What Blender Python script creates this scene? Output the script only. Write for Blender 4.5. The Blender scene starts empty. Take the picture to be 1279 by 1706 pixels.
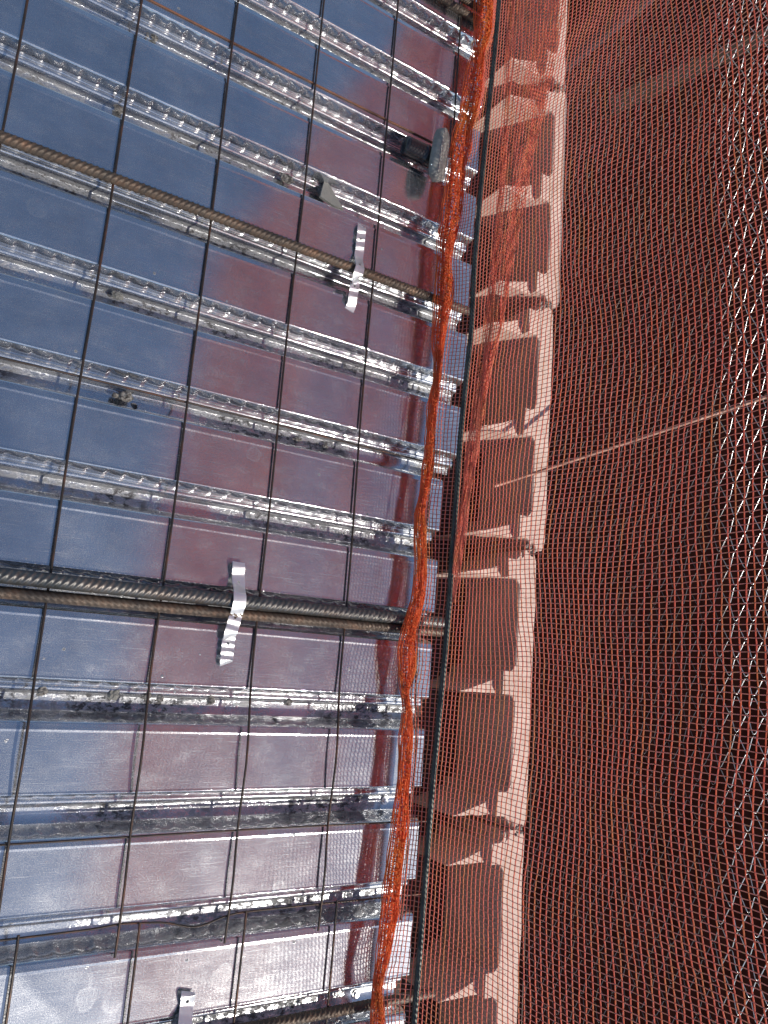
import bpy, math, random
import numpy as np
from mathutils import Matrix, Vector, noise
random.seed(7); rng = np.random.default_rng(11)
S = 1.4                                   # camera height above the deck in metres
C = bpy.context.scene.collection
scene = bpy.context.scene
# ------------------------------------------------------------------ camera
RV = [0.8453, 0.1629, 0.5095]; TV = [-0.0775, 0.9806, -0.185]; NV = [-0.5373, 0.1153, 0.8362]
F = 1281.9
cam = bpy.data.cameras.new("camera"); co = bpy.data.objects.new("camera", cam); C.objects.link(co)
cam.sensor_fit = 'VERTICAL'; cam.sensor_height = 36; cam.sensor_width = 27
cam.lens = F/1706*36; cam.clip_start = .02; cam.clip_end = 500
M = Matrix(((RV[0], -RV[1], -RV[2], 0), (-TV[0], TV[1], TV[2], 0), (-NV[0], NV[1], NV[2], S), (0, 0, 0, 1)))
co.matrix_world = M
scene.camera = co
# ------------------------------------------------------------------ sky and sun
SUN = Vector((.422, -.507, .751)).normalized()
w = bpy.data.worlds.new("World"); scene.world = w; w.use_nodes = True
nt = w.node_tree; bg = nt.nodes['Background']; sk = nt.nodes.new('ShaderNodeTexSky')
sk.sky_type = 'NISHITA'; sk.sun_disc = False
sk.sun_elevation = math.asin(SUN.z); sk.sun_rotation = math.atan2(SUN.x, SUN.y)
sk.air_density = 1.0; sk.dust_density = .5; sk.ozone_density = 3.0
nt.links.new(sk.outputs[0], bg.inputs[0]); bg.inputs[1].default_value = .09
sl = bpy.data.lights.new("sun", 'SUN'); sl.energy = 4.5; sl.angle = math.radians(.53); sl.color = (1, .95, .87)
so = bpy.data.objects.new("sun", sl); C.objects.link(so); so.rotation_euler = SUN.to_track_quat('Z', 'Y').to_euler()
scene.view_settings.view_transform = 'Standard'; scene.view_settings.look = 'None'
scene.view_settings.exposure = 0.55; scene.view_settings.gamma = 1.0
scene.render.resolution_x = 768; scene.render.resolution_y = 1024
try:
    scene.cycles.max_bounces = 14; scene.cycles.diffuse_bounces = 9; scene.cycles.caustics_reflective = True; scene.cycles.caustics_refractive = False
except Exception: pass

# ------------------------------------------------------------------ helpers
def at(px, py, z=0.0):
    """photo pixel -> world point on the level z (metres)"""
    v = ((px-639.5)/F, (py-853)/F, 1.0)
    r = sum(a*b for a, b in zip(RV, v)); t = sum(a*b for a, b in zip(TV, v)); n = sum(a*b for a, b in zip(NV, v))
    k = (S-z)/n
    return Vector((k*r, -k*t, z))
def atX(px, py, X):
    """photo pixel -> world point on the upright plane x = X"""
    v = ((px-639.5)/F, (py-853)/F, 1.0)
    r = sum(a*b for a, b in zip(RV, v)); t = sum(a*b for a, b in zip(TV, v)); n = sum(a*b for a, b in zip(NV, v))
    k = X/r
    return Vector((X, -k*t, S-k*n))
def tag(o, label=None, cat=None, group=None, kind=None):
    if label: o['label'] = label
    if cat: o['category'] = cat
    if group: o['group'] = group
    if kind: o['kind'] = kind
    return o
def empty(name, loc, label, cat, group=None):
    o = bpy.data.objects.new(name, None); C.objects.link(o); o.location = loc; o.empty_display_size = .05
    return tag(o, label, cat, group)
class MB:
    def __init__(s): s.v = []; s.f = []; s.n = 0
    def add(s, v, f):
        v = np.asarray(v, dtype=float); f = np.asarray(f, dtype=np.int64)
        s.v.append(v); s.f.append(f+s.n); s.n += len(v)
    def grid(s, P, closed=False):
        """P: (a, b, 3) array; faces between neighbours, b wraps if closed"""
        a, b = P.shape[:2]
        I = np.arange(a*b).reshape(a, b)
        if closed: J = np.roll(I, -1, 1); q = np.stack([I[:-1], I[1:], J[1:], J[:-1]], -1)
        else: q = np.stack([I[:-1, :-1], I[1:, :-1], I[1:, 1:], I[:-1, 1:]], -1)
        s.add(P.reshape(-1, 3), q.reshape(-1, 4))
    def box(s, x0, x1, y0, y1, z0, z1):
        v = [(x, y, z) for x in (x0, x1) for y in (y0, y1) for z in (z0, z1)]
        s.add(v, [(0, 1, 3, 2), (4, 6, 7, 5), (0, 4, 5, 1), (2, 3, 7, 6), (0, 2, 6, 4), (1, 5, 7, 3)])
    def tube(s, pts, rad, sides=8, cap=True):
        P = np.asarray([tuple(p) for p in pts], dtype=float); n = len(P)
        T = np.gradient(P, axis=0); T /= np.linalg.norm(T, axis=1)[:, None]+1e-12
        up = np.array([0, 0, 1.]) if abs(T[:, 2]).mean() < .9 else np.array([0, 1., 0])
        A = np.cross(T, up); A /= np.linalg.norm(A, axis=1)[:, None]+1e-12; B = np.cross(A, T)
        th = np.linspace(0, 2*np.pi, sides, endpoint=False)
        R = np.asarray(rad, dtype=float)
        if R.ndim == 0: R = np.full((n, sides), float(R))
        elif R.ndim == 1: R = np.repeat(R[:, None], sides, 1)
        G = P[:, None]+R[..., None]*(np.cos(th)[None, :, None]*A[:, None]+np.sin(th)[None, :, None]*B[:, None])
        s.grid(G, True)
        if cap:
            for e, ring in ((0, G[0]), (1, G[-1])):
                v = np.vstack([ring, ring.mean(0)]); i = np.arange(sides)
                s.add(v, np.stack([i, (i+1) % sides, np.full(sides, sides), np.full(sides, sides)], -1)[:, :4])
    def build(s, name, mat, parent=None, smooth=True, sub=False):
        V = np.vstack(s.v); Fq = np.vstack(s.f)
        me = bpy.data.meshes.new(name)
        tri = Fq[:, 2] == Fq[:, 3]
        cnt = np.where(tri, 3, 4); loops = Fq.reshape(-1)
        keep = np.ones((len(Fq), 4), bool); keep[tri, 3] = False
        loops = Fq[keep]
        me.vertices.add(len(V)); me.vertices.foreach_set('co', V.astype(np.float32).ravel())
        me.loops.add(len(loops)); me.loops.foreach_set('vertex_index', loops.astype(np.int32))
        me.polygons.add(len(Fq)); st = np.concatenate([[0], np.cumsum(cnt)[:-1]])
        me.polygons.foreach_set('loop_start', st.astype(np.int32))
        try: me.polygons.foreach_set('loop_total', cnt.astype(np.int32))
        except Exception: pass
        me.polygons.foreach_set('use_smooth', np.full(len(Fq), smooth))
        me.update(calc_edges=True); me.validate()
        o = bpy.data.objects.new(name, me); C.objects.link(o); me.materials.append(mat)
        if parent is not None:
            o.parent = parent; o.matrix_parent_inverse = Matrix.Translation(-parent.location)
        return o
def centre(o):
    """move a top-level mesh's origin to its base"""
    me = o.data; n = len(me.vertices); a = np.empty(n*3, np.float32); me.vertices.foreach_get('co', a); a = a.reshape(-1, 3)
    c = (a.min(0)+a.max(0))/2; c[2] = a[:, 2].min()
    me.vertices.foreach_set('co', (a-c).ravel()); o.location = Vector([float(q) for q in c]); me.update()
    return o
# ------------------------------------------------------------------ materials
def mat(name, col, rough=.5, metal=0.0, spec=.5):
    m = bpy.data.materials.new(name); m.use_nodes = True; b = m.node_tree.nodes['Principled BSDF']
    b.inputs['Base Color'].default_value = (*col, 1); b.inputs['Roughness'].default_value = rough
    b.inputs['Metallic'].default_value = metal; b.inputs['Specular IOR Level'].default_value = spec
    return m, m.node_tree, b
def N(nt, kind, **kw):
    n = nt.nodes.new(kind)
    for k, v in kw.items():
        if k in n.inputs: n.inputs[k].default_value = v
        else: setattr(n, k, v)
    return n
def coords(nt, scale=(1, 1, 1)):
    g = N(nt, 'ShaderNodeNewGeometry'); mp = N(nt, 'ShaderNodeMapping'); mp.inputs['Scale'].default_value = scale
    nt.links.new(g.outputs['Position'], mp.inputs[0]); return mp.outputs[0]
def ramp(nt, src, stops):
    r = N(nt, 'ShaderNodeValToRGB'); e = r.color_ramp.elements
    while len(e) < len(stops): e.new(.5)
    for i, (p, c) in enumerate(stops):
        e[i].position = p; e[i].color = (*c, 1) if not isinstance(c, (int, float)) else (c, c, c, 1)
    nt.links.new(src, r.inputs[0]); return r.outputs[0]
def noi(nt, vec, scale, detail=4, rough=.5):
    n = N(nt, 'ShaderNodeTexNoise'); n.inputs['Scale'].default_value = scale; n.inputs['Detail'].default_value = detail
    n.inputs['Roughness'].default_value = rough; nt.links.new(vec, n.inputs['Vector']); return n.outputs['Fac']
def mixc(nt, fac, a, b):
    m = N(nt, 'ShaderNodeMix', data_type='RGBA')
    for i, s in ((0, fac), (6, a), (7, b)):
        if isinstance(s, (int, float)): m.inputs[i].default_value = s
        elif isinstance(s, tuple): m.inputs[i].default_value = (*s, 1)
        else: nt.links.new(s, m.inputs[i])
    return m.outputs[2]
def math_(nt, op, a, b=0.0, c=0.0):
    m = N(nt, 'ShaderNodeMath', operation=op)
    for i, s in enumerate((a, b, c)):
        if isinstance(s, (int, float)): m.inputs[i].default_value = s
        else: nt.links.new(s, m.inputs[i])
    return m.outputs[0]
def bump(nt, b, hts, prev=None):
    for h, st, dist in hts:
        bn = N(nt, 'ShaderNodeBump'); bn.inputs['Strength'].default_value = st; bn.inputs['Distance'].default_value = dist
        nt.links.new(h, bn.inputs['Height'])
        if prev: nt.links.new(prev, bn.inputs['Normal'])
        prev = bn.outputs[0]
    nt.links.new(prev, b.inputs['Normal'])

def galvanised():
    m, nt, b = mat('galvanised_steel', (.6, .6, .6), .12, 1.0)
    iso = coords(nt); st = coords(nt, (45, 900, 300)); blk = coords(nt, (3, 14, 3))
    # big faint patches, fine rolling streaks, dirt in the channels
    patch = ramp(nt, noi(nt, iso, 9, 5, .6), [(.3, (.50, .51, .53)), (.7, (.66, .665, .67))])
    haze_ = ramp(nt, noi(nt, blk, 4, 6, .65), [(.45, 0.0), (.75, 1.0)])
    col = mixc(nt, math_(nt, 'MULTIPLY', haze_, .25), patch, (.74, .75, .76))
    # level-dependent dirt: loose soil lies on the channel floors
    sep = N(nt, 'ShaderNodeSeparateXYZ'); g = N(nt, 'ShaderNodeNewGeometry'); nt.links.new(g.outputs['Position'], sep.inputs[0])
    low = N(nt, 'ShaderNodeMapRange'); low.inputs['From Min'].default_value = -.036; low.inputs['From Max'].default_value = -.045
    nt.links.new(sep.outputs[2], low.inputs[0])
    dn = ramp(nt, noi(nt, coords(nt, (1, 1.4, 1)), 60, 9, .8), [(.47, 0.0), (.55, 1.0)])
    where = ramp(nt, noi(nt, coords(nt, (1, 1, 1)), 3.3, 2), [(.42, 0.0), (.54, 1.0)])
    film = ramp(nt, noi(nt, coords(nt, (1, 3, 1)), 60, 6, .7), [(.35, .10), (.65, .6)])
    dirt = math_(nt, 'MULTIPLY', low.outputs[0], math_(nt, 'MAXIMUM', math_(nt, 'MULTIPLY', dn, where), math_(nt, 'MULTIPLY', film, where)))
    # sparse specks everywhere
    vo = N(nt, 'ShaderNodeTexVoronoi'); vo.inputs['Scale'].default_value = 26; nt.links.new(iso, vo.inputs['Vector'])
    vw = ramp(nt, noi(nt, iso, 7, 3), [(.56, 0.0), (.6, 1.0)])
    sp = math_(nt, 'MULTIPLY', ramp(nt, vo.outputs['Distance'], [(.05, 1.0), (.09, 0.0)]), vw)
    dirt = math_(nt, 'MAXIMUM', dirt, math_(nt, 'MULTIPLY', sp, .8))
    col = mixc(nt, dirt, col, (.05, .045, .045)); nt.links.new(col, b.inputs['Base Color'])
    nt.links.new(math_(nt, 'SUBTRACT', 1.0, dirt), b.inputs['Metallic'])
    rr = ramp(nt, noi(nt, blk, 6, 6, .65), [(.35, .06), (.55, .085), (.75, .13)])
    nt.links.new(math_(nt, 'MAXIMUM', math_(nt, 'MULTIPLY', dirt, .8), rr), b.inputs['Roughness'])
    b2 = N(nt, 'ShaderNodeBsdfPrincipled'); nt.links.new(mixc(nt, .36, col, (.12, .12, .13)), b2.inputs['Base Color']); b2.inputs['Roughness'].default_value = .48
    nt.links.new(math_(nt, 'MULTIPLY', math_(nt, 'SUBTRACT', 1.0, dirt), .80), b2.inputs['Metallic'])
    scr = ramp(nt, noi(nt, coords(nt, (9, 420, 40)), 1.3, 3, .6), [(.60, 0.0), (.66, 1.0)])
    scr2 = math_(nt, 'MULTIPLY', scr, ramp(nt, noi(nt, iso, 5, 3), [(.45, 0.0), (.6, 1.0)]))
    dull = ramp(nt, noi(nt, coords(nt, (2.2, 3.5, 3)), 7, 8, .7), [(.32, .16), (.52, .25), (.70, .44)])
    grain = math_(nt, 'MULTIPLY', math_(nt, 'SUBTRACT', noi(nt, coords(nt, (1, 1.3, 1)), 520, 2, .6), .5), 1.3)
    vr = N(nt, 'ShaderNodeTexVoronoi'); vr.inputs['Scale'].default_value = 8; nt.links.new(iso, vr.inputs['Vector'])
    dd = math_(nt, 'ADD', vr.outputs['Distance'], math_(nt, 'MULTIPLY', noi(nt, iso, 40, 4), .12))
    ring = ramp(nt, dd, [(.12, .35), (.17, .5), (.19, 1.0), (.21, 0.0)])
    rmask = ramp(nt, noi(nt, iso, 4, 2), [(.54, 0.0), (.58, 1.0)])
    grain = math_(nt, 'ADD', grain, math_(nt, 'MULTIPLY', math_(nt, 'MULTIPLY', ring, rmask), .20))
    smear = N(nt, 'ShaderNodeMath', operation='ADD', use_clamp=True)
    nt.links.new(math_(nt, 'ADD', dull, grain), smear.inputs[0]); nt.links.new(math_(nt, 'MULTIPLY', scr2, .35), smear.inputs[1])
    ms = N(nt, 'ShaderNodeMixShader'); nt.links.new(smear.outputs[0], ms.inputs[0])
    nt.links.new(b.outputs[0], ms.inputs[1]); nt.links.new(b2.outputs[0], ms.inputs[2]); nt.links.new(ms.outputs[0], nt.nodes['Material Output'].inputs[0])
    bump(nt, b, [(noi(nt, st, 1, 3), .22, .0004), (noi(nt, iso, 620, 2), .07, .0005), (noi(nt, coords(nt, (1, 1.6, 1)), 7, 1), .012, .002),
                 (math_(nt, 'MULTIPLY', dirt, dn), .35, .0015)])
    nt.links.new(b.inputs['Normal'].links[0].from_socket, b2.inputs['Normal'])
    return m
GALV = galvanised()
def rust(name, c1, c2, c3, rough=.65, metal=.3):
    m, nt, b = mat(name, c1, rough, metal)
    v = coords(nt); a = ramp(nt, noi(nt, v, 22, 6, .65), [(.35, c1), (.52, c2), (.68, c3)])
    nt.links.new(a, b.inputs['Base Color']); bump(nt, b, [(noi(nt, v, 900, 3), .3, .0006)])
    return m
REBAR = rust('rebar_brown', (.055, .042, .032), (.09, .062, .042), (.15, .08, .045), .55, .35)
REBARG = rust('rebar_grey', (.085, .085, .08), (.14, .13, .12), (.13, .10, .08), .42, .6)
WIRE = rust('mesh_wire', (.035, .028, .024), (.055, .036, .027), (.13, .055, .03), .5, .5)
RUSTW = rust('orange_rust_wire', (.09, .045, .03), (.17, .07, .035), (.26, .10, .045), .8, 0.0)
CABLE = rust('steel_rope', (.03, .036, .034), (.06, .07, .062), (.09, .09, .08), .5, .5)
STRAP, nt_, b_ = mat('strap_zinc', (.80, .80, .79), .42, .85)
bump(nt_, b_, [(noi(nt_, coords(nt_), 260, 3), .2, .0006)])
SOIL, nt_, b_ = mat('dried_mortar', (.2, .18, .16), .95)
nt_.links.new(ramp(nt_, noi(nt_, coords(nt_), 160, 5), [(.35, (.035, .03, .028)), (.65, (.30, .28, .25))]), b_.inputs['Base Color'])
bump(nt_, b_, [(noi(nt_, coords(nt_), 500, 4), .8, .002)])
CHIP, nt_, b_ = mat('concrete_chip', (.20, .195, .175), .9)
bump(nt_, b_, [(noi(nt_, coords(nt_), 300, 4), .6, .002)])
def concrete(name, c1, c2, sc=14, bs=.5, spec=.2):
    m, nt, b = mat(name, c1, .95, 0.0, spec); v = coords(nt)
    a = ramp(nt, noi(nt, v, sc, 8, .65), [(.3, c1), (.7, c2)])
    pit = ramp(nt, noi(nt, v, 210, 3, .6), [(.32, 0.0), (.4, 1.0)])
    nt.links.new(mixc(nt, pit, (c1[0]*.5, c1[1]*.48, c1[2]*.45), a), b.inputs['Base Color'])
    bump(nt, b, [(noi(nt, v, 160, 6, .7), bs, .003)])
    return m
BLOCK = concrete('pale_block', (.38, .28, .235), (.50, .39, .335))
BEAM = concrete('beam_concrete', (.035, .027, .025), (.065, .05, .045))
WALLM = concrete('wall_concrete', (.12, .11, .10), (.2, .19, .18), 3)
GROUND = concrete('dark_earth', (.005, .0015, .0012), (.012, .004, .0035), 1.2, .3, 0.0)
def netmat(name, c, trans=.4):
    m, nt, b = mat(name, c, .45); v = coords(nt)
    cc = ramp(nt, noi(nt, coords(nt, (1, 3, 60)), 2.2, 3), [(.38, c), (.5, (c[0]*.97, c[1]*.9, c[2]*1.15)), (.62, (c[0]*.93, c[1]*1.1, c[2]*.95))])
    nt.links.new(cc, b.inputs['Base Color'])
    tr = N(nt, 'ShaderNodeBsdfTranslucent'); nt.links.new(cc, tr.inputs[0])
    mx = N(nt, 'ShaderNodeMixShader'); mx.inputs[0].default_value = trans
    nt.links.new(b.outputs[0], mx.inputs[1]); nt.links.new(tr.outputs[0], mx.inputs[2])
    nt.links.new(mx.outputs[0], nt.nodes['Material Output'].inputs[0])
    return m
NET_A = netmat('net_thread_orange', (.93, .33, .19), .5)
NET_B = netmat('net_thread_cross', (.70, .37, .29), .5)
NET_H = netmat('net_hem_orange', (1.0, .36, .13), .7)
CHAIN, nt_, b_ = mat('chain_link_zinc_lit_top', (.55, .56, .55), .35, .9)
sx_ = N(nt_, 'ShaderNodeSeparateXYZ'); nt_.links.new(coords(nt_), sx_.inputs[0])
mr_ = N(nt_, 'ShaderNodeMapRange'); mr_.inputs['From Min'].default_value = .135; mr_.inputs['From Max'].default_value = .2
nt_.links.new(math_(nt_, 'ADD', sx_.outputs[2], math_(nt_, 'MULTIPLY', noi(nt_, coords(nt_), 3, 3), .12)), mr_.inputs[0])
nt_.links.new(mixc(nt_, mr_.outputs[0], (.045, .04, .045), (.75, .75, .73)), b_.inputs['Base Color'])  # sunlit upper wires and shaded lower ones are put into the colour by height
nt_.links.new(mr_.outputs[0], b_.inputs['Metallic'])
BLACK, nt_, b_ = mat('black_plastic', (.012, .012, .014), .22)
GREYP, nt_, b_ = mat('grey_rubber', (.26, .255, .24), .7)
nt_.links.new(ramp(nt_, noi(nt_, coords(nt_), 60, 5), [(.3, (.17, .165, .145)), (.7, (.27, .26, .235))]), b_.inputs['Base Color'])
TIMBER, nt_, b_ = mat('weathered_timber', (.022, .014, .009), .95, 0.0, .1)
PINK = rust('painted_rod', (.10, .05, .04), (.20, .10, .07), (.42, .25, .19), .6, .2)

# ------------------------------------------------------------------ setting
m = MB(); m.box(-40, 60, -45, 45, -12.3, -12); tag(m.build('ground', GROUND, smooth=False), kind='structure')
P = .132073*S; T0 = -.739086*S                 # channel pitch and first channel, along t (= -y)
# ------------------------------------------------------------------ steel deck sheets
prof = [(0, 0), (1.5, .7), (3.2, .2), (5, -3), (6.3, -8), (7.5, -13), (8.7, -18), (9.9, -23), (11, -27), (12.5, -30.5), (15, -29.4), (18, -28.2),
        (21.5, -28.4), (24.5, -30.5), (26.5, -35), (27.8, -42), (29.5, -46), (32, -47), (44, -47), (56, -47), (59, -45.5), (61, -41), (63, -34),
        (65, -26), (67, -18), (69.3, -9), (71, -4), (73.5, -.9), (76, 0), (82, 0), (84, .9), (86, .9), (88, 0), (89.5, 0), (91, 0), (110, 0), (135, 0), (160, 0), (181, 0), (183, 0)]
prof = np.array(prof)/1000.; prof[:, 0] *= P/.185
SEAM = 22                                      # not used for shape, a note of the floor edge
def deck_sheet(k0, nk, xend, seed):
    """nk channels, from the middle of channel k0's floor to the middle of channel k0+nk's floor"""
    rg = np.random.default_rng(seed)
    pts = []; kinds = []
    for k in range(k0, k0+nk+1):
        for i, (a, b) in enumerate(prof):
            if k == k0 and i < 18: continue
            if k == k0+nk and i > 18: continue
            pts.append((T0+k*P+a, b)); kinds.append((k, i))
    pts = np.array(pts); nb = len(pts)
    xs = np.concatenate([np.linspace(-1.2, -.12, 10), np.arange(-.1, xend-.004, .0033), [xend]])
    xr = xend+(rg.random()-.5)*.004
    G = np.zeros((len(xs), nb, 3)); G[:, :, 0] = xs[:, None]; G[:, :, 1] = -pts[:, 0][None]; G[:, :, 2] = pts[:, 1][None]
    for j, (k, i) in enumerate(kinds):
        ph = (k*.37) % 1; u = (xs/.033+ph) % 1.0
        if 3 < i < 9:                          # pillow-shaped embossing on the wall, quick crescent edge
            wgt = math.sin(math.pi*(i-3)/6.0)
            h = np.where(u < .78, np.sin(np.pi*u/.78*.5)**.7, np.clip(1-(u-.78)/.08, 0, 1))*.0024*wgt
            h[xs < -.1] = 0
            G[:, j, 1] -= h*.9; G[:, j, 2] += h*.35
        if 20 < i < 26:
            wgt = math.sin(math.pi*(i-20)/6.0); h = np.clip(np.sin(2*np.pi*u), 0, 1)**.8*.0012*wgt; h[xs < -.1] = 0
            G[:, j, 1] += h
    # slight out-of-true of the whole sheet and shallow oil-canning of the flats
    for j, (k, i) in enumerate(kinds):
        if i >= 32 or i == 0:
            q = (pts[j, 0]-(T0+k*P+.088))/(P-.088)
            q = min(max(q, 0), 1)*1.0 if i else 0
            amp = math.sin(math.pi*q)
            G[:, j, 2] += amp*(.00006*np.sin(xs*5.1+k*1.7)+.00003*np.sin(xs*13+k*2.9)-.00002)
    # the dent in the edge of the channel near the big lump
    if k0 <= 1 < k0+nk+1:
        c = at(460, 262)
        for j, (k, i) in enumerate(kinds):
            if k == 1 and i <= 3:
                G[:, j, 1] -= .007*np.exp(-((xs-c.x)/.03)**2); G[:, j, 2] -= .003*np.exp(-((xs-c.x)/.03)**2)
    mb = MB(); mb.grid(G)
    L = G.copy(); L[:, :, 2] -= .0011           # sheet thickness
    mb.grid(L[:, ::-1])
    for e in (0, -1): mb.grid(np.stack([G[e], L[e]], 0) if e else np.stack([L[e], G[e]], 0))
    for e in (0, -1): mb.grid(np.stack([G[:, e], L[:, e]], 0))
    return mb
sheets = [(-6, .753, 'farthest ribbed steel deck sheet at the top edge, where rusty bars lie'),
          (-3, .753, 'purple-reflecting ribbed deck sheet where the black pipe with grey end plate lies'),
          (0, .752, 'ribbed deck sheet carrying the single brown rebar and the upper curled strap'),
          (3, .720, 'ribbed deck sheet just above the pair of thick rebars, blue at its left end'),
          (6, .717, 'ribbed deck sheet just below the pair of thick rebars, where the bent wire lies'),
          (9, .715, 'nearest whitish ribbed deck sheet with the strap cut off by the bottom edge'),]
for i, (k, xe, lab) in enumerate(sheets):
    o = deck_sheet(k, 3, xe*S, i).build('steel_deck_sheet', GALV)
    tag(centre(o), lab, 'metal deck', 'corrugated steel deck sheets')

# ------------------------------------------------------------------ pale hollow edge blocks, beam below
ZB = -.05*S; HB = .155*S
def tY(px, py, z=ZB): return at(px, py, z).y
# cores measured at their far edge: (x_far, y_top, y_bottom)
def block(name_lab, t0, t1, cores, xfar, xr, seed):
    """one block from t0 to t1 (t = -y). cores: list of (ta, tb). xr: right face, xfar: far core wall"""
    rg = np.random.default_rng(seed); root = empty('hollow_block', (xr-.2, -(t0+t1)/2, ZB-HB), name_lab, 'concrete block', 'pale hollow blocks along the deck edge')
    mb = MB()
    nz = 14; nt_s = max(8, int((t1-t0)/.012))
    ts = np.linspace(t0, t1, nt_s)
    # far shell: an irregular strip, with pocket notches at its two ends
    e = .024
    inner = np.array([xfar if (e < (t-t0) and e < (t1-t)) else xfar+.012 for t in ts])
    outer = xr+np.array([noise.noise(Vector((t*9, seed, 0)))*.004 for t in ts])
    for i in (0, 1): outer[i] -= .010*(2-i)/2; outer[-1-i] -= .010*(2-i)/2
    def loop(z, sh=0.0):
        a = np.stack([inner+sh, -ts, np.full(nt_s, z)], -1); b = np.stack([outer-sh, -ts, np.full(nt_s, z)], -1)
        return a, b
    zt = ZB+np.array([noise.noise(Vector((t*14, seed, 3)))*.0015 for t in ts])
    a0, b0 = loop(ZB, .003); a0[:, 2] = zt; b0[:, 2] = zt
    a1, b1 = loop(ZB-.003); a2, b2 = loop(ZB-HB)
    mb.grid(np.stack([a2, a1, a0, b0, b1, b2], 0))
    for q in (0, -1): mb.grid(np.stack([np.stack([a2[q], a1[q], a0[q]]), np.stack([b2[q], b1[q], b0[q]])], 0))
    # webs, tapering off toward the deck, with a lower inner portion; the roots are rounded
    webs = []; prev = t0
    for (ca, cb) in cores: webs.append((prev, ca)); prev = cb
    webs.append((prev, t1))
    for wi, (wa, wb) in enumerate(webs):
        if wb-wa < .008: continue
        c = (wa+wb)/2; hw = (wb-wa)/2
        for (x0, x1, zt_, low) in ((xfar-.038, xfar+.004, ZB-.0008, False), (xfar-.150, xfar-.037, ZB-.026, True), (xfar-.42, xfar-.149, ZB-HB+.004, False)):
            n = 26; xs = np.linspace(x0, x1, n); f = (xs-x0)/(x1-x0)
            jit = np.array([noise.noise(Vector((x*30, wi+seed*3., 5)))*.0018 for x in xs])
            hi_ = c+hw+jit                                  # side toward +t stays straight
            if low: lo_ = c+hw-2*hw*(.05+.62*f**1.2)+jit     # inner part cut to a point, shaping in a shadow's slanting edge
            elif zt_ > ZB-.01: lo_ = c-hw+jit-0*xs
            else: lo_ = c-hw+jit
            if zt_ > ZB-.01: lo_ = lo_-.016*np.clip(1-(xfar-xs)/.017, 0, 1.2)**2; hi_ = hi_+.016*np.clip(1-(xfar-xs)/.017, 0, 1.2)**2
            A = np.stack([xs, -lo_, np.full(n, ZB-HB)], -1); B = A.copy(); B[:, 2] = zt_-.003
            B2 = A.copy(); B2[:, 1] -= .002; B2[:, 2] = zt_
            D = np.stack([xs, -hi_, np.full(n, ZB-HB)], -1); E = D.copy(); E[:, 2] = zt_-.003
            E2 = D.copy(); E2[:, 1] += .002; E2[:, 2] = zt_
            mb.grid(np.stack([A, B, B2, E2, E, D], 0))
            for q in (0, -1): mb.grid(np.stack([np.stack([A[q], B[q], B2[q]]), np.stack([D[q], E[q], E2[q]])], 0))
    mb.build('block_body', BLOCK, root, smooth=False)
    return root
CO = [  # xfar px, y0, y1 of each core ; joints between the blocks
    ('j', -225), ('c', 938, -190, -110), ('c', 932, -68, 8+90), ('j', 142), ('c', 926, 192, 303), ('c', 912, 336, 461),
    ('j', 506), ('c', 900, 562, 688), ('c', 885, 727, 862), ('j', 915), ('c', 867, 965, 1118), ('c', 850, 1157, 1318),
    ('j', 1380), ('c', 838, 1439, 1614), ('c', 823, 1660, 1835), ('j', 1880)]
EDGE = [(-225, 950), (0, 950), (142, 944), (300, 940), (420, 938), (506, 926), (620, 925), (720, 915), (800, 908), (915, 896), (1000, 893),
        (1100, 889), (1200, 885), (1380, 876), (1530, 870), (1706, 862), (1880, 853)]
def edge_x(y):
    return float(np.interp(y, [e[0] for e in EDGE], [e[1] for e in EDGE]))
joints = [c[1] for c in CO if c[0] == 'j']
labs = ['pale hollow block seen through the net at the very top right of the pale strip',
        'pale hollow block beside the black pipe with grey end plate',
        'pale hollow block beside the single brown rebar, crossed by the thin pink rod',
        'pale hollow block just beyond the ends of the paired thick rebars',
        'pale hollow block nearest the bottom edge of the photo, beside the nearest deck sheet']
for b in range(5):
    ja, jb = joints[b], joints[b+1]
    cs = [c for c in CO if c[0] == 'c' and ja < c[2] < jb]
    mids = [(edge_x((c[2]+c[3])/2), (c[2]+c[3])/2) for c in cs]
    xr = sum(at(*q, ZB).x for q in mids)/len(mids)
    xf = sum(at(c[1], (c[2]+c[3])/2, ZB).x for c in cs)/len(cs)
    t0 = -at(edge_x(ja)-25, ja, ZB).y+.003; t1 = -at(edge_x(jb)-25, jb, ZB).y-.003
    cores = [(-at(c[1], c[2], ZB).y, -at(c[1], c[3], ZB).y) for c in cs]
    # keep a thin pocket between the end web and the joint
    o0 = .026; t0w, t1w = t0, t1
    cores = [(t0-.001, t0+o0)]+cores+[(t1-o0, t1+.001)]
    block(labs[b], t0, t1, cores, xf, xr, b)
    # crumbs of mortar in the joint
    if 0 < b < 5:
        mb = MB()
        for q in range(16):
            c = Vector((xr-.012-abs(random.gauss(0, .022)), -(t0-.003)+random.gauss(0, .006), ZB+.001)); s_ = random.uniform(.002, .006)
            th = np.linspace(0, 2*np.pi, 6, endpoint=False); rings = []
            for zz, rr in ((-.3, .8), (.4, 1), (1.1, .5)):
                rings.append(np.stack([c.x+s_*rr*np.cos(th)*rng.uniform(.7, 1.3, 6), c.y+s_*rr*np.sin(th)*rng.uniform(.7, 1.3, 6), np.full(6, c.z+zz*s_)], -1))
            rings.append(np.repeat(np.array([[c.x, c.y, c.z+1.2*s_]]), 6, 0)); mb.grid(np.stack(rings), True)
        tag(centre(mb.build('mortar_joint', SOIL, smooth=False)), ['', 'crumbly mortar joint at the block end beside the orange hem near the top', 'crumbly mortar joint just right of the single brown rebar end',
            'crumbly mortar joint above right of the paired rebar ends', 'crumbly mortar joint below right of the bent wire'][b], 'mortar', 'mortar joints between the hollow blocks')
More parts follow.
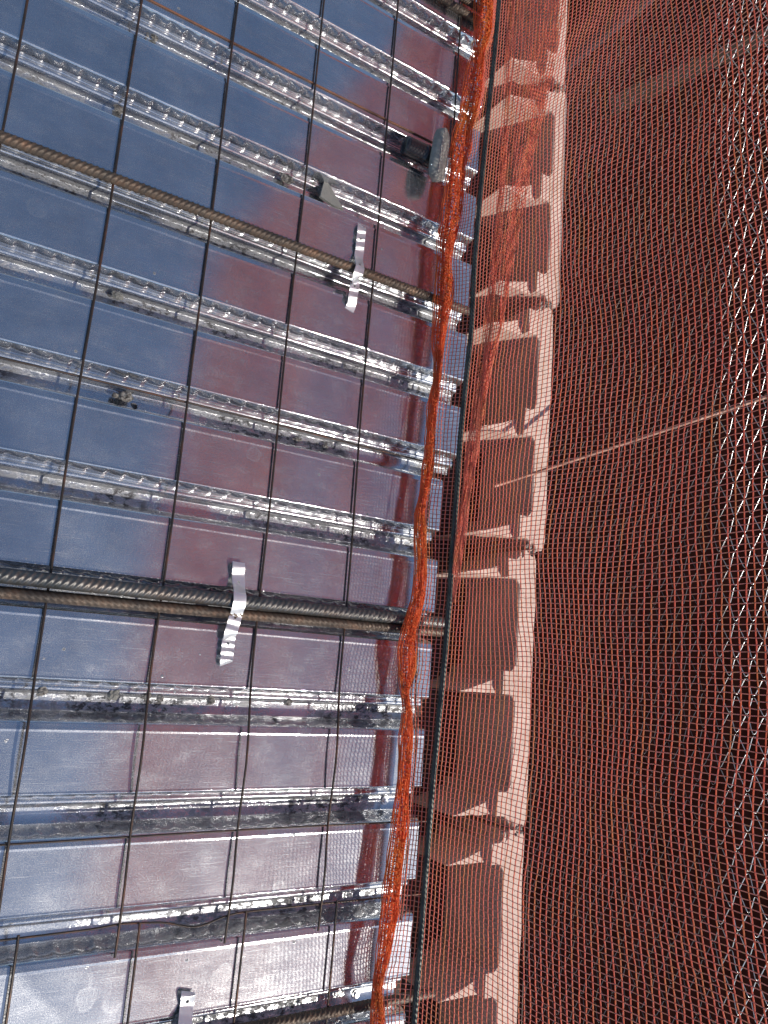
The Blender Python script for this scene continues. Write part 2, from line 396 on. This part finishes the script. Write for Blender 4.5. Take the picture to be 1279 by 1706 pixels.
m = MB(); m.box(.50*S, .985*S, -3.0, 4.2, -.55, ZB-HB-.001)
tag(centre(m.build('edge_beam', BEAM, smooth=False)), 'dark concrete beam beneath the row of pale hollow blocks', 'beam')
m = MB(); m.box(-6, .93*S, -6, 7, -11.99, -.552)
tag(centre(m.build('building_wall', WALLM, smooth=False)), 'grey concrete building body below the steel deck and its edge beam', 'building')

# ------------------------------------------------------------------ welded wire mesh
WX0 = .0132255*S; WQ = .135717*S
def wire_pts(j, off, t0, t1, z0, seed, lift=None):
    rg = np.random.default_rng(seed); ts = np.linspace(t0, t1, 70); x = WX0+j*WQ+off
    a, b = rg.random(2)*6
    xs = x+.0016*np.sin(ts*4+a)+.0010*np.sin(ts*9.3+b)
    zs = z0+.0012*np.sin(ts*7+b)
    if lift: zs = zs+lift(ts)
    return np.stack([xs, -ts, zs], -1)
def lift(ts): return .016*np.exp(-((ts-.20)/.10)**2)+.008*np.exp(-((ts-.42)/.07)**2)
tA1 = T0+8.42*P; tB0 = T0+8.14*P
def mesh_sheet(lab, t0, t1, off, z0, longs, js, lf, wavy=False):
    root = empty('wire_mesh_sheet', (WX0+off, -(t0+t1)/2, 0), lab, 'wire mesh', 'welded wire mesh sheets laid on the deck')
    for j in js:
        mb = MB(); mb.tube(wire_pts(j, off, t0, t1, z0, 50+j, lf), .0023, 8); mb.build('cross_wire', WIRE, root)
    for li, kk in enumerate(longs):
        t = T0+kk*P; xs = np.linspace(-1.0, .735*S, 160); ts = t+.002*np.sin(xs*5+kk)
        zs = np.full(160, z0-.0042)
        if lf: zs = zs+lf(ts)
        if wavy and li == 0:
            c = at(350, 1355).x; ts = ts+.016*np.exp(-((xs-c)/.045)**2)-.003*np.exp(-((xs-c+.13)/.03)**2)
        mb = MB(); mb.tube(np.stack([xs, -ts, zs], -1), .0019, 7); mb.build('long_wire', RUSTW if kk == -1.07 else WIRE, root)
mesh_sheet('large dark wire mesh whose long wires cross the deck above the bent wire', T0-6*P, tA1, 0, .0060, (-5.35, -3.2, -1.07, 1.06, 3.2, 5.3, 7.40), range(-4, 6), lift)
mesh_sheet('overlapping second wire mesh near the bottom edge, with a bent long wire', tB0, T0+11.6*P, .034, .0105, (8.17, 10.3), range(-4, 5), None, True)

# ------------------------------------------------------------------ reinforcing bars
def rebar(lab, pa, pb, rad, matl, pitch=.0105, seed=0, sl=.9):
    L = (pb-pa).length; n = int(L/.0013); s_ = np.linspace(0, L, n)
    Pt = np.array(pa)[None]+np.outer(s_/L, np.array(pb-pa)); Pt[:, 2] += .0008*np.sin(s_*4+seed)
    Pt[:, 1] += .0015*np.sin(s_*3+seed)
    sides = 20; th = np.linspace(0, 2*np.pi, sides, endpoint=False)
    half = np.where(np.sin(th) > 0, 1, -1)
    ph = (s_[:, None]/pitch+sl*np.cos(th)[None]*1.0*half[None]) % 1.0
    rib = np.exp(-((ph-.5)/.16)**2)*(np.abs(np.sin(th))[None]**.5)
    lug = (np.abs(np.cos(th)) > .97)[None]*np.ones_like(ph)
    R = rad*(.88+.24*np.maximum(rib, lug*.7))
    mb = MB(); mb.tube(Pt, R, sides)
    return tag(centre(mb.build('reinforcing_bar', matl)), lab, 'rebar', 'ribbed reinforcing bars')
def ext(a, b, z, f0):                        # extend the bar to the left, out of the picture
    A = at(*a, z); B = at(*b, z); return A+(A-B)*f0, B
rebar('single brown ribbed rebar crossing under the upper curled strap', *ext((0, 229), (783, 521), .019, .25), .0106, REBAR)
rebar('upper grey ribbed bar of the thick pair in the middle', *ext((0, 959), (738, 1037), .019, .25), .0122, REBARG, .0115, 2, .8)
rebar('lower brown ribbed bar of the thick pair in the middle', *ext((0, 985), (737, 1055), .014, .25), .0098, REBAR, .0115, 4, -.9)
rebar('rusty ribbed bar near the bottom edge, its end behind the net', *ext((440, 1706), (722, 1652), .015, 1.2), .0098, REBAR, .0105, 5)
rebar('rusty bar at the top edge beside the orange hem, lying in the channel', *ext((500, -150), (800, 42), .012, .6), .0098, REBAR, .0105, 6)
rebar('second rusty bar at the very top edge, above its neighbour in the channel', *ext((500, -175), (806, 22), .016, .6), .0088, REBAR, .0105, 8, -.9)

# ------------------------------------------------------------------ curled punched straps
def strap(lab, pxs, width, n=90):
    """pxs: (px, py, z) along its length"""
    W_ = [at(*p) for p in pxs]; A = np.array([tuple(v) for v in W_])
    d = np.r_[0, np.cumsum(np.linalg.norm(np.diff(A, axis=0), axis=1))]; s_ = np.linspace(0, d[-1], n)
    Cn = np.stack([np.interp(s_, d, A[:, i]) for i in range(3)], -1)
    for _ in range(3): Cn[1:-1] = (Cn[:-2]+2*Cn[1:-1]+Cn[2:])/4
    T = np.gradient(Cn, axis=0); T /= np.linalg.norm(T, axis=1)[:, None]
    W = np.cross(T, [0, 0, 1.]); W /= np.linalg.norm(W, axis=1)[:, None]; U = np.cross(W, T)
    uu = np.linspace(-1, 1, 11); holes = [d[-1]*f for f in (.16, .5, .76)]
    G = Cn[:, None]+W[:, None]*(uu[None, :, None]*width/2)
    mb = MB()
    H = G+U[:, None]*.0008; Lo = G-U[:, None]*.0008
    a, b = H.shape[:2]
    def keep(i, j):
        s0 = s_[i]; u = uu[j]+.1
        return not any((s0-h)**2+(u*width/2)**2 < .0034**2 for h in holes)
    I = np.arange(a*b).reshape(a, b); q1 = []; q2 = []
    for i in range(a-1):
        for j in range(b-1):
            if keep(i, j): q1.append((I[i, j], I[i+1, j], I[i+1, j+1], I[i, j+1])); q2.append((I[i, j+1], I[i+1, j+1], I[i+1, j], I[i, j]))
    mb.add(H.reshape(-1, 3), q1); mb.add(Lo.reshape(-1, 3), q2)
    for e in (0, -1): mb.grid(np.stack([H[:, e], Lo[:, e]], 0)); mb.grid(np.stack([H[e], Lo[e]], 0))
    return tag(centre(mb.build('metal_strap', STRAP)), lab, 'metal strap', 'curled punched metal straps')
def wav(p0, p1, n, a, z):
    return [(p0[0]+(p1[0]-p0[0])*i/n, p0[1]+(p1[1]-p0[1])*i/n, z+a*(.5-.5*math.cos(math.pi*i))) for i in range(n+1)]
strap('curled strap bent over the single brown rebar', wav((606, 380), (602, 420), 6, .007, .004)+[(600, 432, .008), (603, 448, .034), (600, 458, .036), (596, 468, .024)]+wav((594, 476), (590, 503), 4, .006, .010)+[(588, 512, .003), (585, 519, .001)], .022)
strap('curled strap bent over the paired thick rebars', [(402, 938, .010), (402, 946, .014), (401, 958, .008), (402, 975, .014), (404, 990, .034), (404, 1003, .036), (401, 1014, .032)]+wav((397, 1026), (388, 1058), 4, .004, .020)+wav((385, 1066), (381, 1106), 6, .008, .006), .025)
strap('strap cut off by the bottom edge, on the nearest deck sheet', [(318, 1650, .006), (318, 1658, .012), (316, 1672, .004), (314, 1690, .010), (312, 1712, .02), (310, 1740, .008), (308, 1760, .012)], .025)

# ------------------------------------------------------------------ black pipe with grey end plate
root = empty('pipe_stub', at(700, 268, 0), 'short glossy black pipe with thick grey end plate in the channel by the orange hem', 'pipe')
a = at(672, 243, .014); b = at(722, 268, .024)
mb = MB(); k = 18; s_ = np.linspace(0, 1, k)
rad = .023*np.interp(s_, [0, .03, .1, .7, .75, .8, 1], [.0, .75, .95, 1, 1.12, 1.0, 1.0])
mb.tube([a.lerp(b, t) for t in s_], rad, 28); mb.build('pipe', BLACK, root)
mb = MB(); ax = (b-a).normalized(); side = ax.cross(Vector((0, 0, 1))).normalized(); up = side.cross(ax)
c0 = at(734, 262, .046); nrm = (ax*.62+Vector((0, 0, 1))*.78).normalized(); side = nrm.cross(Vector((0, 0, 1))).normalized(); up = side.cross(nrm); th = np.linspace(0, 2*np.pi, 40, endpoint=False)
def sq(th, A, B, p=3.4):
    c, s2 = np.cos(th), np.sin(th); r = (np.abs(c)**p+np.abs(s2)**p)**(-1/p); return A*r*c, B*r*s2
rings = []
for dd, sc in ((-.013, .90), (-.010, .98), (.0, 1.0), (.010, .98), (.013, .90), (.013, .3), (.013, 0)):
    u, v_ = sq(th, .068*sc, .025*sc)
    rings.append(np.array([tuple(c0+nrm*dd+side*float(p)+up*float(q)) for p, q in zip(u, v_)]))
rings.insert(0, np.array([tuple(c0-nrm*.013)]*40)); mb.grid(np.stack(rings), True); mb.build('end_plate', GREYP, root)

# ------------------------------------------------------------------ lumps of dried mortar and chips, screws
def lump(lab, px, py, z, s_, matl, seed, flat=.6, name='mortar_lump', spread=None):
    rg = np.random.default_rng(seed); mb = MB(); c = at(px, py, z)
    parts = [(0, 0, 1.0)]+[(rg.normal(0, .9), rg.normal(0, .5), rg.uniform(.25, .6)) for _ in range(spread or 3)]
    for dx, dy, k in parts:
        th = np.linspace(0, 2*np.pi, 12, endpoint=False); ph = np.linspace(-.5*np.pi, .5*np.pi, 8); G = []
        for p in ph:
            rr = k*s_*(1+np.array([noise.noise(Vector((math.cos(t)*2.3+seed, math.sin(t)*2.3+dx, p*1.7)))*.75 for t in th]))
            G.append(np.stack([c.x+dx*s_+rr*np.cos(p)*np.cos(th)*1.2, c.y+dy*s_+rr*np.cos(p)*np.sin(th), c.z+rr*flat*np.sin(p)+k*s_*flat*.5], -1))
        mb.grid(np.stack(G), True)
    return tag(centre(mb.build(name, matl, smooth=False)), lab, 'mortar lump', 'dried lumps on the deck')
CHZ = -.030
lump('big dark mortar lump in the channel above the single brown rebar', 482, 303, CHZ, .011, SOIL, 1)
lump('dark mortar lump at the left end of the pale concrete chip', 536, 320, CHZ, .008, SOIL, 2)
lump('dark stony lump at left, in the second channel above the thick rebars', 214, 664, -.034, .010, SOIL, 3)
lump('round little lump in the upper left channel beside a wire', 203, 185, -.038, .007, SOIL, 4)
lump('left grey lump on the ridge just under the thick rebars', 77, 1152, CHZ, .007, SOIL, 5)
lump('grey stone-like lump on the ridge under the thick rebars, second from left', 194, 1158, CHZ, .008, CHIP, 6)
lump('small lump just left of the strap foot on the ridge under the thick rebars', 250, 1160, CHZ, .006, SOIL, 7)
lump('tiny dark lump on the ridge right of the strap foot', 272, 1164, CHZ, .005, SOIL, 8)
lump('dark crumbs on the ridge near the middle, below the thick rebars', 355, 1168, CHZ, .006, SOIL, 9, spread=6)
lump('scattered crumbs on the ridge below right of the paired-rebar strap', 484, 1170, CHZ, .006, SOIL, 10, spread=7)
lump('dark lump in the channel below the middle wire crossing', 545, 748, -.040, .006, SOIL, 11)
lump('dark crumbs in the channel right of the dark stone lump', 498, 735, -.040, .005, SOIL, 12, spread=8)
lump('dark lump at the foot of the strap cut off by the bottom edge', 300, 1697, .003, .009, SOIL, 13, spread=5)
lump('dark crumbs in the top channel near the left edge', 262, 68, -.040, .005, SOIL, 14, spread=4)
lump('small grey lump in the channel below the single rebar at left', 203, 496, -.032, .007, CHIP, 15)
lump('small dark crumbs on the channel floor right of the pipe stub', 660, 478, -.036, .005, SOIL, 16, spread=6)
mb = MB(); q = [(545, 300), (556, 318), (576, 352), (560, 346), (537, 330)]
top = np.array([tuple(at(x, y, -.020+.003*i)) for i, (x, y) in enumerate(q)]); bot = top-np.array([0, 0, .007])
mb.add(np.vstack([top, top.mean(0)]), [(i, (i+1) % 5, 5, 5) for i in range(5)]); mb.grid(np.stack([bot, top]), True)
tag(centre(mb.build('concrete_chip', CHIP, smooth=False)), 'flat pale concrete chip leaning in the channel', 'concrete chip')
for (x, y, z, lab) in ((643, 1333, -.046, 'hex screw in the dirty channel below the bent wire'), (595, 1655, -.046, 'hex screw in the nearest channel at the bottom right')):
    c = at(x, y, z); mb = MB(); mb.tube([c, c+Vector((0, 0, .0016))], .0085, 20); mb.tube([c+Vector((0, 0, .0016)), c+Vector((0, 0, .0062))], .0048, 6)
    tag(centre(mb.build('hex_screw', STRAP, smooth=False)), lab, 'screw', 'screws fixing the deck')

# ------------------------------------------------------------------ steel rope
CP = [(842, -90), (833, 0), (825, 94), (815, 187), (806, 281), (800, 344), (792, 437), (789, 500), (786, 560), (777, 640), (768, 733), (761, 838), (754, 928), (750, 1000), (742, 1098), (733, 1190), (722, 1307), (711, 1447), (700, 1593), (691, 1706), (685, 1800)]
ZC = .06*S
cab = np.array([tuple(at(x, y, ZC)) for x, y in CP])
def cab_x(y):
    return np.interp(-y, -cab[:, 1], cab[:, 0])
ya = np.linspace(cab[0, 1]+.35, cab[-1, 1]-.75, 1500); ca = np.stack([np.interp(-ya, -cab[:, 1], cab[:, 0]), ya, np.full_like(ya, ZC)], -1)
for _ in range(40): ca[1:-1] = (ca[:-2]+2*ca[1:-1]+ca[2:])/4
th = np.linspace(0, 2*np.pi, 30, endpoint=False); s_ = np.abs(ya-ya[0])
R = .0060*(.62+.42*np.abs(np.cos(3*(th[None]-2*np.pi*s_[:, None]/.060)))**.8)
mb = MB(); mb.tube(ca, R, 30)
tag(centre(mb.build('steel_rope', CABLE)), 'dark twisted steel rope running along the bottom of the orange net', 'wire rope')

# ------------------------------------------------------------------ orange debris net
BP = [(-90, 800, 832), (0, 795, 823), (60, 795, 822), (94, 790, 806), (125, 781, 805), (156, 776, 803), (187, 771, 795), (219, 762, 785), (250, 756, 782), (281, 752, 772), (312, 747, 770), (344, 742, 768),
      (375, 738, 765), (406, 733, 755), (437, 733, 750), (468, 730, 752), (500, 728, 752), (532, 726, 745), (568, 723, 739), (604, 727, 735), (640, 725, 732), (676, 716, 727), (712, 714, 723), (748, 712, 722),
      (784, 707, 720), (820, 704, 712), (856, 696, 707), (892, 694, 707), (928, 696, 709), (964, 694, 709), (1000, 689, 705), (1050, 675, 692), (1080, 669, 692), (1117, 669, 690), (1153, 672, 681), (1180, 675, 684),
      (1227, 670, 687), (1300, 667, 680), (1373, 658, 678), (1447, 648, 667), (1520, 639, 661), (1593, 632, 647), (1648, 625, 634), (1706, 622, 640), (1800, 612, 634)]
def zb(y): return (.022+.018*min(max(y/1706., 0), 1))*S
BL = np.array([tuple(at(a, y, zb(y))) for y, a, b in BP]); BR = np.array([tuple(at(b, y, zb(y))) for y, a, b in BP])
net = empty('debris_net', (.8*S, 0, ZC), 'fine orange debris net hanging upright along the deck edge with its hem gathered', 'safety net')
Ys = np.arange(1.40*S, -1.02*S, -.0093)         # threads running up the net
def smooth(a, n=6):
    a = a.copy()
    for _ in range(n): a[1:-1] = (a[:-2]+2*a[1:-1]+a[2:])/4
    return a
hemx = smooth(np.interp(-Ys, -BR[:, 1], BR[:, 0]), 2); hemz = smooth(np.interp(-Ys, -BR[:, 1], BR[:, 2]), 2)
cbx = smooth(np.interp(-Ys, -cab[:, 1], cab[:, 0])); nY = len(Ys)
rows = []                                        # each row: X(Y), Y, Z(Y)
NB = 8
def nz_(a, b, c=0.0): return noise.noise(Vector((a, b, c)))
for i in range(NB):
    f = i/NB
    rows.append(np.stack([hemx*(1-f)+cbx*f, Ys, hemz*(1-f)+ZC*f-.010*math.sin(math.pi*f)], -1))
top = (1.78+.0*Ys)+(-(Ys)/S+.3)*.20; top = top*S
zv = 0.0; vs = []
while zv < top.max()-ZC: vs.append(zv); zv += .0135
foldA = np.array([nz_(y*2.2, 3)*.030+nz_(y*6, 9)*.010 for y in Ys])
for r_i, v in enumerate(vs):
    g = min(v/.25, 1)
    dx = np.array([.034*nz_(y*2.4, v*2.6, 1)+.006*nz_(y*9, v*7, 2) for y in Ys])*g
    lean = .02*(v/1.0); g2 = g*max(0., 1-max(0, v-1.1)/.8)
    zz = np.minimum(ZC+v*top/top.max()+.026*g2*np.array([nz_(y*2.7, v*3.0, 7) for y in Ys]), 9)
    dy = np.array([nz_(y*1.8, v*2.4, 12) for y in Ys])*.020*g
    rows.append(np.stack([cbx+.008+dx+lean, Ys+dy, zz], -1))
G = np.stack(rows, 0)                            # rows, cols, 3
nR = len(rows)
def thread_set(G, rad, mb, jit=.0004):
    """each G[i] is a polyline of a thread, three-sided prism"""
    a, b = G.shape[:2]
    T = np.gradient(G, axis=1); T /= np.linalg.norm(T, axis=2)[..., None]+1e-9
    X = np.array([1., 0, 0]); A = X-T*(T@X)[..., None]; A /= np.linalg.norm(A, axis=2)[..., None]; B = np.cross(T, A)
    R = rad*rng.uniform(.85, 1.15, (a, b))[..., None]
    ring = np.stack([G+R*(math.cos(q)*A+math.sin(q)*B) for q in (0, 2*math.pi/3, 4*math.pi/3)], 2)   # a,b,3,3
    I = np.arange(a*b*3).reshape(a, b, 3); J = np.roll(I, -1, 2)
    q = np.stack([I[:, :-1], I[:, 1:], J[:, 1:], J[:, :-1]], -1)
    mb.add(ring.reshape(-1, 3), q.reshape(-1, 4))
topi = top[None, :]
ok = G[:, :, 2] < topi+.02
GG = G.copy()
# clip the head of the net to its sloping top
GG[:, :, 2] = np.minimum(GG[:, :, 2], topi+.0*GG[:, :, 2])
mb = MB(); thread_set(GG+rng.normal(0, .00035, GG.shape), .00120, mb); mb.build('lengthwise_threads', NET_A, net)['label'] = 'orange threads running along the net'
mb = MB(); thread_set(np.swapaxes(GG, 0, 1)+np.swapaxes(rng.normal(0, .00035, GG.shape), 0, 1), .00076, mb); mb.build('upright_threads', NET_B, net)['label'] = 'thinner brownish threads running up the net'
# doubled layer: a flap of the net folded back over itself, widest at the far end and closing on the rope
yf = Ys[Ys > at(757, 960, ZC).y]; nf = len(yf); xb_ = cbx[:nf]; wf = np.clip((yf-yf[-1])/1.6, 0, 1)**1.2
fl = []
for i in range(13):
    f = i/12.
    z_ = ZC+.012+.075*np.clip((yf-yf[-1])/1.0, 0, 1)+f*.22*wf; fl.append(np.stack([xb_-.004+.012*np.array([nz_(y*5, f*2, 31) for y in yf])+.010*math.sin(f*math.pi), yf, z_], -1))
FL = np.array(fl)
mb = MB(); thread_set(FL+rng.normal(0, .0004, FL.shape), .00105, mb); F2 = np.swapaxes(FL, 0, 1); thread_set(F2+rng.normal(0, .0004, F2.shape), .00085, mb)
mb.build('folded_flap', NET_A, net)
# gathered hem: many threads side by side plus criss-cross folds
mb = MB(); yy = np.linspace(BL[0, 1], BL[-1, 1], 620)
def hp(y):
    return np.array([np.interp(-y, -BL[:, 1], BL[:, i]) for i in range(3)]).T, np.array([np.interp(-y, -BR[:, 1], BR[:, i]) for i in range(3)]).T
hl, hr = hp(yy); hl[:, 1] = yy; hr[:, 1] = yy
hl = smooth(hl, 3); hr = smooth(hr, 3); dw_ = (hr-hl)*.14; hl = hl-dw_; hr = hr+dw_
K = 26; Hh = []
for i in range(K):
    f = (i+.5)/K; z_off = rng.uniform(-.004, .004)
    wob = np.array([nz_(y*11, i*1.7, 4) for y in yy]); w2 = np.array([nz_(y*28, i*2.1, 8) for y in yy])
    ff = np.clip(f+wob*.07+w2*.02, 0, 1)[:, None]
    p = hl*(1-ff)+hr*ff; p[:, 2] += z_off+w2*.003+.006*np.sin(f*math.pi); Hh.append(p)
thread_set(np.array(Hh), .00125, mb)
# folded layers: cross threads zigzag between the edges
yz = np.arange(BL[0, 1], BL[-1, 1], -.0042); zl, zr = hp(yz); zl[:, 1] = yz; zr[:, 1] = yz
for lay in range(2):
    Z = []
    for i in range(len(yz)-3):
        n = 7; fs = np.linspace(.02, .98, n); sl_ = rng.integers(0, 3)
        a_, b_2 = zl[i], zr[min(i+sl_, len(yz)-1)]
        p = a_[None]*(1-fs[:, None])+b_2[None]*fs[:, None]; p[:, 2] += rng.uniform(-.005, .008)+.004*np.sin(fs*9+i*.3+lay)+.005*np.sin(fs*math.pi); p[:, 1] += .002*np.sin(fs*11+lay*2); Z.append(p)
    thread_set(np.array(Z), .00095, mb)
mb.build('gathered_hem', NET_H, net)['label'] = 'dense bright orange gathered hem'
# crease where the net is doubled over, closing on the rope
mb = MB(); CR = [(858, -90), (853, 0), (848, 110), (843, 200), (837, 300), (832, 380), (822, 470), (815, 560), (806, 640), (795, 740), (782, 830), (772, 900), (763, 960), (757, 1005)]
cr = np.array([tuple(atX(x, y, 0) if 0 else at(x, y, .11*S)) for x, y in CR]); ycr = np.linspace(cr[0, 1], cr[-1, 1], 260); L_ = []
for i in range(5):
    wob = np.array([nz_(y*6, i*1.3, 21) for y in ycr]); tpr = np.linspace(1, .35, 260)
    xx = smooth(np.interp(-ycr, -cr[:, 1], cr[:, 0]), 10)
    L_.append(np.stack([xx+(i-2)*.0030*tpr+wob*.006, ycr, .11*S+(i-2)*.0028*tpr+wob*.004], -1))
thread_set(np.array(L_), .0009, mb)
Z = []
for y in np.arange(cr[0, 1], cr[-1, 1], -.0050):
    x = np.interp(-y, -cr[:, 1], cr[:, 0]); tp = np.interp(-y, (-cr[0, 1], -cr[-1, 1]), (1, .4)); n = 5; f = np.linspace(-1, 1, n)
    Z.append(np.stack([x+f*.007*tp, np.full(n, y)+f*.004+rng.normal(0, .001), .11*S+f*.007*tp], -1))
thread_set(np.array(Z), .0007, mb); mb.build('net_crease', NET_A, net)

# ------------------------------------------------------------------ chain link fence, rod and timber beyond the net
XF = 1.36*S
ch = empty('chain_link_fence', (XF, .3, -.7), 'silvery chain link fence beyond the orange net, glinting at the right edge', 'fence')
mb = MB(); step = .049; y = 2.35; k = 0; zlo, zhi = -.62, .80; nzz = int((zhi-zlo)/(step/2))
while y > -1.7:
    pts = []
    for i in range(nzz+1):
        s2 = 1 if (i+k) % 2 else -1
        c = Vector((XF+.0035*s2*(1 if k % 2 else -1), y+s2*(step*.5-.0015)*.98, zlo+i*step/2))
        for e in (-.16, 0, .16):                 # rounded knuckle
            pts.append(c+Vector((0, -s2*abs(e)*step*.5, e*step*.6)))
    mb.tube(pts, .00115, 5, cap=False); y -= step*.98; k += 1
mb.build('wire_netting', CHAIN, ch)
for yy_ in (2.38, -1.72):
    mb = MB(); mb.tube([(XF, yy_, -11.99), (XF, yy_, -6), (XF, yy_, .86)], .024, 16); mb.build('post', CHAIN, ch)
for zz_ in (-.63, .81):
    mb = MB(); mb.tube([(XF+.006, 2.38, zz_), (XF+.006, -1.72, zz_)], .0025, 8); mb.build('tension_wire', WIRE, ch)
a = at(824, 812, -.012*S); b = atX(1275, 664, XF-.02)
mb = MB(); mb.tube([a.lerp(b, t) for t in np.linspace(0, 1, 40)], .0042, 10)
d = (b-a).normalized(); mb.tube([b-d*.004, b, b+d*.016, b+d*.02], [.005, .011, .011, .004], 12)
tag(centre(mb.build('tie_rod', PINK)), 'thin pinkish rod reaching from the pale blocks out to the chain link fence', 'rod')
mb = MB(); a = at(1010, 185, -1.2); b = at(1420, 0, -1.9); d = (b-a).normalized(); sd = d.cross(Vector((0, 0, 1))).normalized()*.045; u = Vector((0, 0, .035))
R4 = [[tuple(c+p) for p in (sd+u, -sd+u, -sd-u, sd-u)] for c in (a, a.lerp(b, .33), a.lerp(b, .66), b)]
mb.grid(np.array(R4), True); mb.add(R4[0], [(0, 1, 2, 3)]); mb.add(R4[-1], [(3, 2, 1, 0)])
tag(centre(mb.build('timber_prop', TIMBER, smooth=False)), 'brown timber prop slanting far below, dim through the net at the top right', 'timber')
